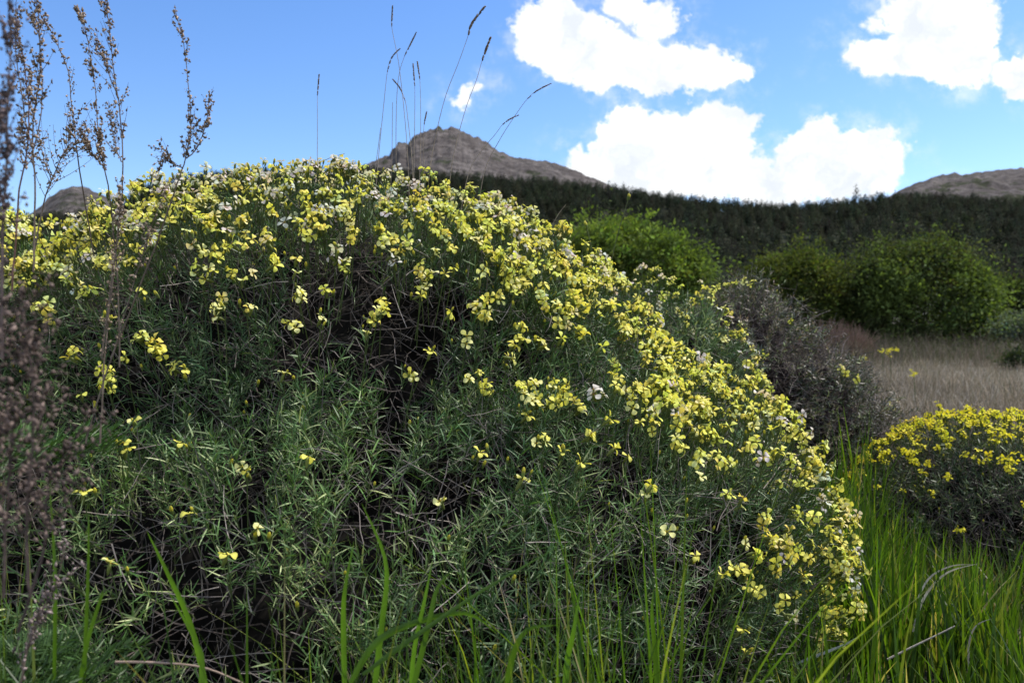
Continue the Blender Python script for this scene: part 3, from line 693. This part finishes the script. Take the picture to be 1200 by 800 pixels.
broad = [([(62, 850, .72), (64, 700, .7), (62, 630, .7), (58, 568, .69)], 'dark green upright grass blade left of the lowest left flowers'),
 ([(95, 850, .70), (100, 740, .68), (103, 660, .67), (104, 600, .66)], 'broad bright grass blade rising under a single yellow flower near the left edge'),
 ([(86, 850, .68), (100, 760, .66), (118, 700, .65), (122, 690, .65)], 'short wide pale green blade at the bottom left'),
 ([(250, 850, .72), (225, 740, .7), (195, 670, .69), (172, 622, .69)], 'grass blade leaning left across the lower left of the shrub'),
 ([(405, 860, .74), (402, 740, .73), (404, 690, .72), (415, 634, .72)], 'thin grass blade rising steeply left of centre at the bottom'),
 ([(432, 860, .72), (446, 740, .71), (452, 660, .7), (424, 590, .7)], 'long grass blade with its tip bent left, left of centre'),
 ([(480, 860, .7), (484, 770, .69), (498, 700, .68), (507, 655, .68)], 'broad grass blade standing upright at bottom centre'),
 ([(470, 860, .69), (500, 740, .68), (512, 690, .68), (530, 668, .68)], 'curved grass blade beside the broad upright one at bottom centre'),
 ([(410, 800, .68), (450, 745, .68), (540, 718, .69), (582, 742, .70)], 'arching grass blade bowing to the right at bottom centre'),
 ([(425, 790, .66), (480, 750, .67), (560, 695, .69), (655, 640, .72)], 'very long grass blade sloping up to the right across bottom centre'),
 ([(595, 860, .76), (596, 790, .75), (615, 740, .74), (652, 732, .74)], 'grass blade hooking to the right at the bottom, right of centre'),
 ([(660, 860, .78), (664, 780, .78), (672, 740, .77), (680, 690, .77)], 'slim grass blade standing alone at the bottom, right of centre'),
 ([(772, 860, .84), (768, 770, .84), (764, 720, .83), (766, 690, .83)], 'upright grass blade at the bottom below the middle of the flowering slope'),
 ([(232, 860, .66), (236, 780, .66), (228, 750, .66), (196, 690, .66)], 'grass blade arching left under the lower left flowers')]
for pts, lab in broad: ribbon('wild_grass', lab, pts, rng.uniform(.0038, .0062), np.array(gc)*rng.uniform(.8, 1.35), 'grass blade', group=GB)
ribbon('dry_straw', 'pinkish broken straw lying across the bottom left under the shrub', [(135, 775, .68), (190, 776, .69), (240, 782, .7), (285, 800, .7)], .0022, (.38, .28, .22), 'dry straw', M_DRY, thick=True)
ribbon('dry_straw', 'pale dry blade bent in a long arc in the right hand grass', [(1070, 740, 1.5), (1082, 702, 1.5), (1108, 672, 1.48), (1146, 660, 1.45)], .0050, (.55, .52, .46), 'dry straw', M_DRY)
ribbon('dry_straw', 'second pale bent blade just inside the long arc in the right hand grass', [(1076, 700, 1.5), (1090, 676, 1.5), (1115, 663, 1.49), (1140, 661, 1.47)], .0035, (.5, .47, .42), 'dry straw', M_DRY)
ribbon('dry_straw', 'straight pale straw slanting through the lower right grass', [(1040, 772, 1.4), (1070, 757, 1.4), (1095, 745, 1.4), (1119, 733, 1.4)], .0038, (.42, .38, .34), 'dry straw', M_DRY, thick=True)
ribbon('dry_straw', 'grey curved dry blade hooking over at the lower right edge', [(1135, 790, 1.4), (1136, 752, 1.4), (1145, 732, 1.4), (1164, 724, 1.4)], .0035, (.38, .35, .32), 'dry straw', M_DRY)
ribbon('dry_straw', 'pale dead leaf blade lying low in the grass right of the huge shrub', [(932, 778, 1.25), (965, 765, 1.25), (990, 755, 1.25), (1012, 742, 1.25)], .0050, (.42, .44, .42), 'dry straw', M_DRY)

# feathery green weed at the bottom left corner
def feathery(label, base, n, L, c, name='feathery_weed', seed=0):
    t = thing(name, label, 'weed', base); g = Geo(); gs = Geo(); b = np.array(base, float)
    for i in range(n):
        a = rng.uniform(0, 6.28); up = rng.uniform(.5, 1.4); d = nrm(np.array([math.cos(a), math.sin(a), up])); K = 9; tt = np.linspace(0, 1, K)
        Lf = L*rng.uniform(.6, 1.15); path = b+d*tt[:, None]*Lf+np.array([math.cos(a)*.25, math.sin(a)*.25, -.35])*(tt**2)[:, None]*Lf
        V, T = tubes(path[None], (.0011*(1-.7*tt))[None], 3); gs.add(V, T, np.array(c)*.9)
        m = 34; s_ = rng.uniform(.25, 1, m); at = b+d*s_[:, None]*Lf+np.array([math.cos(a)*.25, math.sin(a)*.25, -.35])*(s_**2)[:, None]*Lf
        sgn = np.where(np.arange(m) % 2, 1, -1)[:, None]; side = nrm(np.cross(d, [0, 0, 1.])); q = nrm(side*sgn+d*.7+rng.normal(0, .2, (m, 3)))
        LL = .03*np.sin(np.clip(s_*2.6, 0, 3))*rng.uniform(.6, 1.1, m)+.006
        for off_, sc in ((0, 1), (.35, .5), (.6, .45), (.35, -.5), (.6, -.45)):
            if off_ == 0: bb, qq, l2 = at, q, LL
            else:
                bb = at+q*(LL*off_)[:, None]; qq = nrm(q+np.cross(q, nrm(np.cross(side, d)))*np.sign(sc)*1.0); l2 = LL*abs(sc)
            V, T = blades(bb, qq, nrm(np.cross(qq, rvec(m))), l2, np.full(m, .0016), rvec(m)*.1, 4, np.array([.6, 1, .8, .1]))
            g.add(V, T, np.repeat(np.array(c)*rng.uniform(.7, 1.3, (m, 1)), 8, 0))
    g.build('leaves', M_LEAF, t); gs.build('stems', M_LEAF, t); return t
feathery('feathery green weed with finely cut leaves in the bottom left corner', P(8, 850, .70), 24, .115, (.045, .095, .022))
feathery('leafy green weed half hidden behind the dry stalks at the left edge', P(0, 560, .90), 20, .13, (.055, .12, .025))

# ------------------------------------------------------------------ dry seeded stalks at the left
OCT_V = np.array([[1, 0, 0], [-1, 0, 0], [0, 1, 0], [0, -1, 0], [0, 0, 1.25], [0, 0, -1.]]); OCT_T = np.array([[0, 2, 4], [2, 1, 4], [1, 3, 4], [3, 0, 4], [2, 0, 5], [1, 2, 5], [3, 1, 5], [0, 3, 5]])
OCT = (OCT_V, OCT_T, np.ones((6, 3)))
def smooth_path(Q, K):
    out_ = []
    for v_ in np.linspace(0, len(Q)-1, K):
        i = min(int(v_), len(Q)-2); f = v_-i; p0, p1, p2, p3 = Q[max(i-1, 0)], Q[i], Q[i+1], Q[min(i+2, len(Q)-1)]
        out_.append(.5*((2*p1)+(-p0+p2)*f+(2*p0-5*p1+4*p2-p3)*f*f+(-p0+3*p1-3*p2+p3)*f**3))
    return np.array(out_)
def stalk(label, pts, d, nb=18, bl=.03, seed_r=.0013, c=(.17, .13, .10), sc=(.25, .19, .14), start=.35, r0=.0011, per=9, forks=(), group='dry seeded stalks at the left edge', spread=.5, jit=.0022, dens=1.0):
    Q = np.array([P(x, y, d+dz) for x, y, dz in pts]); C = smooth_path(Q, 30)
    t = thing('dry_stalk', label, 'dry plant', Q[0], group); gs, gd = Geo(), Geo(); paths = [(C, start, nb, r0)]
    for f in forks: paths.append((smooth_path(np.array([P(x, y, d+dz) for x, y, dz in f]), 24), .15, max(4, nb//2), r0*.7))
    seeds = []
    for C_, st, nbr, rr in paths:
        K = len(C_); tt = np.linspace(0, 1, K); C_ = C_+np.cumsum(rng.normal(0, .0004, C_.shape), 0)
        V, T = tubes(C_[None], (rr*(1-.75*tt))[None], 4); gs.add(V, T, np.array(c))
        for s_ in rng.uniform(st, .97, nbr):
            i = s_*(K-1); k = int(i); b = C_[k]+(C_[min(k+1, K-1)]-C_[k])*(i-k); tg = nrm(C_[min(k+1, K-1)]-C_[k])
            q = nrm(np.cross(tg, rng.normal(size=3))); l = bl*rng.uniform(.35, 1.2)*(1.15-s_*.7); u_ = np.linspace(0, 1, 6)
            bp = b+(tg*.75+q*spread)*u_[:, None]*l+tg*(u_**2)[:, None]*l*.45
            V, T = tubes(bp[None], (rr*.4*(1-.6*u_))[None], 3); gs.add(V, T, np.array(c))
            m = max(2, int(per*dens*rng.uniform(.5, 1.3))); w = rng.uniform(.15, 1.02, m); seeds.append(b+(tg*.75+q*spread)*(w*l)[:, None]+tg*(w**2*l*.45)[:, None]+rng.normal(0, jit*.7, (m, 3)))
        m = int(nbr*2.2*dens); w = rng.uniform(st, 1, m); seeds.append(np.stack([np.interp(w, tt, C_[:, a]) for a in range(3)], 1)+rng.normal(0, jit, (m, 3)))
    sd = np.concatenate(seeds); n = len(sd)
    gd.add(*inst(OCT, frames(rvec(n)+np.array([0, 0, .8]), rng.uniform(0, 6, n), seed_r*rng.uniform(.35, 1.4, n))*np.stack([np.ones(n), rng.uniform(.5, 1, n), rng.uniform(.9, 2.0, n)], 1)[:, None, :], sd, np.array(sc)*rng.uniform(.35, 2.0, (n, 1))))
    gs.build('stem', M_TWIG, t); gd.build('seed_heads', M_SEED, t, True); return t
D0 = .95
stalk('tall dry brown stalk standing farthest right of the seeded stalks, forked at its top', [(130, 420, .05), (165, 330, .02), (200, 235, 0), (216, 190, 0), (224, 150, 0), (217, 80, 0), (204, 6, 0)], D0, 26, .024, forks=[[(217, 185, 0), (232, 165, .01), (241, 135, .01), (243, 113, .01)], [(213, 196, 0), (203, 190, 0), (195, 182, 0), (186, 190, 0)]], start=.5)
stalk('tall slender dry stalk whose tip leaves the frame left of the forked one', [(120, 420, .03), (135, 300, .02), (144, 215, 0), (142, 140, 0), (132, 70, 0), (126, 20, 0), (120, -20, 0)], D0, 26, .026, forks=[[(138, 115, 0), (124, 80, 0), (112, 50, 0)], [(143, 190, 0), (135, 165, 0), (130, 130, 0)]], start=.45)
stalk('dry stalk with dense seed clusters leaning left of the slender one', [(140, 430, .06), (136, 300, .04), (126, 210, .0), (116, 150, 0), (106, 70, 0), (90, 12, 0)], D0+.04, 30, .028, seed_r=.0014, per=12, start=.42, forks=[[(124, 200, 0), (110, 185, 0), (98, 170, 0), (92, 140, 0)]])
stalk('faint dry stalk curving left with a hooked tip', [(110, 300, .2), (96, 215, .15), (86, 150, .1), (80, 90, .1), (62, 42, .1), (48, 24, .1)], D0+.05, 18, .022, per=7, start=.4)
stalk('loosely branched dry stalk with spiky side twigs above the dark far hill', [(40, 300, .1), (52, 235, .1), (66, 195, .1), (80, 165, .1), (86, 130, .1)], D0, 26, .05, per=8, start=.25, spread=.8, forks=[[(60, 210, .1), (50, 190, .1), (44, 165, .1)], [(70, 185, .1), (86, 170, .1), (95, 150, .1)]])
stalk('thin dry stalk with parallel branches near the left edge', [(38, 320, 0), (38, 220, 0), (34, 150, 0), (42, 80, 0), (38, 0, 0), (36, -20, 0)], D0-.1, 26, .03, per=9, forks=[[(36, 170, 0), (26, 110, 0), (20, 40, 0), (24, -10, 0)], [(36, 190, 0), (48, 130, 0), (47, 60, 0), (40, 20, 0)]], start=.4)
stalk('dry stalk leaning right beside the left edge with reddish stem', [(14, 340, 0), (22, 230, 0), (33, 150, 0), (26, 80, 0), (16, 20, 0)], D0-.12, 26, .03, per=12, c=(.17, .09, .07), start=.35)
stalk('blurred dark dry stalk at the left edge closest to the camera', [(2, 420, 0), (6, 250, 0), (12, 150, 0), (19, 60, 0), (22, -25, 0)], .50, 38, .020, seed_r=.0010, per=15, c=(.12, .09, .085), sc=(.13, .10, .10), start=.2)
stalk('blurred low dry stalk cut off by the left edge', [(-16, 420, 0), (-10, 300, 0), (-4, 180, 0), (4, 90, 0)], .52, 30, .022, seed_r=.0010, per=14, sc=(.13, .10, .10), start=.2)
stalk('brown forked stalk crossing the left flowers diagonally', [(100, 520, .0), (128, 430, 0), (160, 330, 0), (180, 270, 0), (200, 225, 0)], D0-.12, 14, .022, per=7, start=.3, r0=.0009)
stalk('dark stalk rising straight through the left yellow flowers', [(118, 520, 0), (122, 400, 0), (134, 290, 0), (142, 215, 0)], D0-.1, 22, .024, per=10, start=.2)
for k, (pts, lab, nn_) in enumerate([
    ([(38, 700, 0), (36, 600, 0), (44, 480, 0), (40, 400, 0), (30, 345, 0)], 'large out of focus mauve seed stalk in front of the left side of the shrub', 60),
    ([(5, 700, 0), (8, 600, 0), (14, 520, 0), (30, 470, 0), (62, 420, 0)], 'out of focus mauve seed stalk bending right across the left edge', 50),
    ([(-14, 680, 0), (-4, 580, 0), (0, 500, 0), (-2, 440, 0), (10, 380, 0)], 'out of focus seed stalk cut off by the left edge at mid height', 46),
    ([(22, 740, 0), (50, 640, 0), (58, 560, 0), (84, 520, 0), (102, 478, 0)], 'out of focus seed stalk with its tip reaching right over the dark foliage', 36)]):
    stalk(lab, pts, .47+.02*k, int(nn_*.42), .036, seed_r=.00125, c=(.085, .062, .055), sc=(.125, .093, .08), start=.18, per=17, spread=.95, jit=.004, group='blurred seed stalks close to the camera')
stalk('small brown seeded stalk drooping at the lower left', [(18, 860, 0), (24, 780, 0), (40, 720, 0), (58, 690, 0), (70, 640, 0)], .62, 20, .03, per=9, start=.2, sc=(.19, .15, .14))

# ------------------------------------------------------------------ tall grass stems with seed heads against the sky
def seedgrass(label, stem, head, d, c=(.34, .28, .22), hc=(.16, .13, .11), r=.0007, lean=0.0, name='seeding_grass', gap=True, hr=.0017):
    Q = np.array([P(x, y, d) for x, y in stem+[head[0]]]) if stem else None
    t = thing(name, label, 'grass', P(*(stem[0] if stem else head[0]), d), 'tall seeding grass stems above the crest'); t['kind'] = 'thing'
    g = Geo()
    full = [P(x, y, d) for x, y in (stem+head)]; C = smooth_path(np.array(full), 26); tt = np.linspace(0, 1, 26)
    V, T = tubes(C[None], (r*(1-.55*tt))[None], 4); g.add(V, T, np.array(c)); g.build('stem', M_DRY, t, True)
    H = smooth_path(np.array([P(x, y, d) for x, y in head]), 20); L = np.linalg.norm(np.diff(H, axis=0), axis=1).sum(); n = int(60+L*1400); w = rng.random(n)
    if gap: w = w[(w < .22) | (w > .3)]; n = len(w)
    pos = np.stack([np.interp(w, np.linspace(0, 1, 20), H[:, a]) for a in range(3)], 1); tg = nrm(H[-1]-H[0]); side = nrm(np.cross(tg, rvec(n)))
    M = frames(tg+side*.35, rng.uniform(0, 6, n), hr*.8*np.sin(np.clip(w, .06, .96)*3.0)**.4*rng.uniform(.7, 1.1, n)); M[:, :, 2] *= 2.0
    g = Geo(); g.add(*inst(OCT, M, pos+side*hr*.55, np.array(hc)*rng.uniform(.6, 1.5, (n, 1)))); g.build('seed_head', M_SEED, t, True); return t
SG = [('lone thin grass stem far left of the others with a small upright head', [(374, 260), (372, 200), (372, 150)], [(372, 112), (374, 87)]),
 ('tallest upright grass stem with its short head touching the top left of the group', [(480, 250), (477, 170), (468, 80)], [(459, 31), (460, 7)]),
 ('grass stem with a slanting head between the top two heads of the left group', [(466, 250), (464, 170), (466, 100)], [(474, 66), (488, 38)]),
 ('grass stem whose curved head arches right at mid height of the left group', [(438, 250), (444, 180), (450, 120)], [(454, 84), (459, 68), (469, 57)]),
 ('grass stem whose head droops to the left below the curved head', [(486, 260), (483, 190), (478, 140)], [(475, 119), (469, 104), (460, 93)]),
 ('straight pale grass stem with an upright head, left one of the close pair', [(485, 260), (485, 200), (486, 140)], [(486, 101), (484, 75)]),
 ('straight pale grass stem with a faint head, right one of the close pair', [(490, 260), (492, 200), (493, 140)], [(492, 93), (489, 72)]),
 ('short grass stem with a tiny head just above the rocky summit', [(496, 260), (497, 200), (496, 170)], [(497, 146), (500, 131)]),
 ('long leaning grass stem with the thickest head, highest of the right hand group', [(499, 260), (505, 190), (520, 120), (538, 72)], [(549, 41), (553, 28), (569, 7)]),
 ('leaning grass stem with a slim split head right of the thickest head', [(523, 260), (530, 190), (545, 130), (558, 95)], [(565, 71), (570, 57), (575, 44)]),
 ('grass stem bowing right with the farthest right head of all', [(558, 260), (568, 200), (585, 165), (602, 138)], [(618, 116), (630, 106), (646, 98)]),
 ('grass stem with a small bowed head below the farthest right one', [(538, 260), (550, 200), (570, 170), (580, 158)], [(589, 146), (597, 140), (608, 135)])]
for i, (lab, st, hd) in enumerate(SG): seedgrass(lab, st, hd, 1.62+.03*(i % 4), hr=.0021 if 'thickest' in lab else .0013)
BARE = [('short bare dry stem crossing the forest right of the crest', [(588, 290), (592, 270), (600, 245)]), ('bare bent stalk hooking right beside the lone thin stem', [(368, 230), (372, 196), (385, 186), (404, 180)]),
 ('faint bare straw left of the seeding stems', [(430, 250), (440, 195), (446, 150)]), ('faint bare straw standing beside the summit', [(456, 250), (459, 195), (460, 120)]),
 ('bare straw bending over the crest below the summit', [(425, 225), (440, 205), (460, 196), (475, 208)]), ('bare dry stem leaning right in front of the light green bush', [(648, 262), (655, 250), (663, 240)])]
for lab, pts in BARE: ribbon('dry_straw', lab, [(x, y, 1.68) for x, y in pts], .0016, (.30, .25, .21), 'dry straw', M_DRY, thick=True)
def budstem(lab, pts, d):
    t = thing('bud_stem', lab, 'wildflower', P(*pts[0], d)); C = smooth_path(np.array([P(x, y, d) for x, y in pts]), 14); g = Geo()
    V, T = tubes(C[None], np.full((1, 14), .0009), 4); g.add(V, T, np.array([.10, .12, .04])); g.build('stem', M_CALYX, t, True)
    g = Geo(); g.add(*inst(BUD, frames(np.array([C[-1]-C[-2]]*3)+rng.normal(0, .0002, (3, 3)), rng.uniform(0, 6, 3), np.array([1.1, .9, .8])), C[-1]+rng.normal(0, .002, (3, 3)))); g.build('bud', M_CALYX, t, True)
budstem('thin stem with a yellow green bud standing over the light green bush', [(712, 330), (720, 290), (728, 260), (737, 231)], 1.8)
budstem('short stem with a yellow bud before the left end of light green bush', [(696, 310), (692, 285), (686, 262)], 1.8)
# yellow wildflowers in the field
def field_flower(lab, px, py, d, s_=1.0):
    b = P(px, py, d); gx = gz(b[0], b[1]); t = thing('field_flower', lab, 'wildflower', (b[0], b[1], gx))
    g = Geo(); V, T = tubes(np.array([[[b[0], b[1], gx], [b[0]+.01, b[1], (gx+b[2])/2], b]]), np.full((1, 3), .003), 4); g.add(V, T, np.array([.07, .10, .03])); g.build('stem', M_CALYX, t)
    n = 9; g = Geo(); k = rng.integers(0, 8, n)
    for i in range(n): g.add(*inst(F_DEEP[k[i]][0], frames(rvec(1)+np.array([[0, -.6, .8]]), rng.uniform(0, 6, 1), np.array([1.3*s_])), (b+rng.normal(0, .017*s_, 3))[None]))
    g.build('blossom', M_PETAL, t)
for a in [('largest clump of yellow field flowers below the big leafy bush', 1043, 412, 9.0, 1.5), ('pair of small yellow blooms left of the largest field clump', 1034, 411, 9.4, .9), ('orange yellow bloom low in the dry field', 1071, 436, 6.5, 1.0),
          ('pale yellow bloom in the dry field beside the grey shrub', 1012, 419, 8.0, .8), ('yellow bloom standing just above the left end of the lemon yellow shrub', 1046, 476, 3.3, .5), ('small yellow bloom standing above the top of the lemon yellow shrub', 1100, 474, 3.3, .45)]: field_flower(*a)
print('OBJECTS', len(bpy.data.objects), 'POLYS', sum(len(m.polygons) for m in bpy.data.meshes))
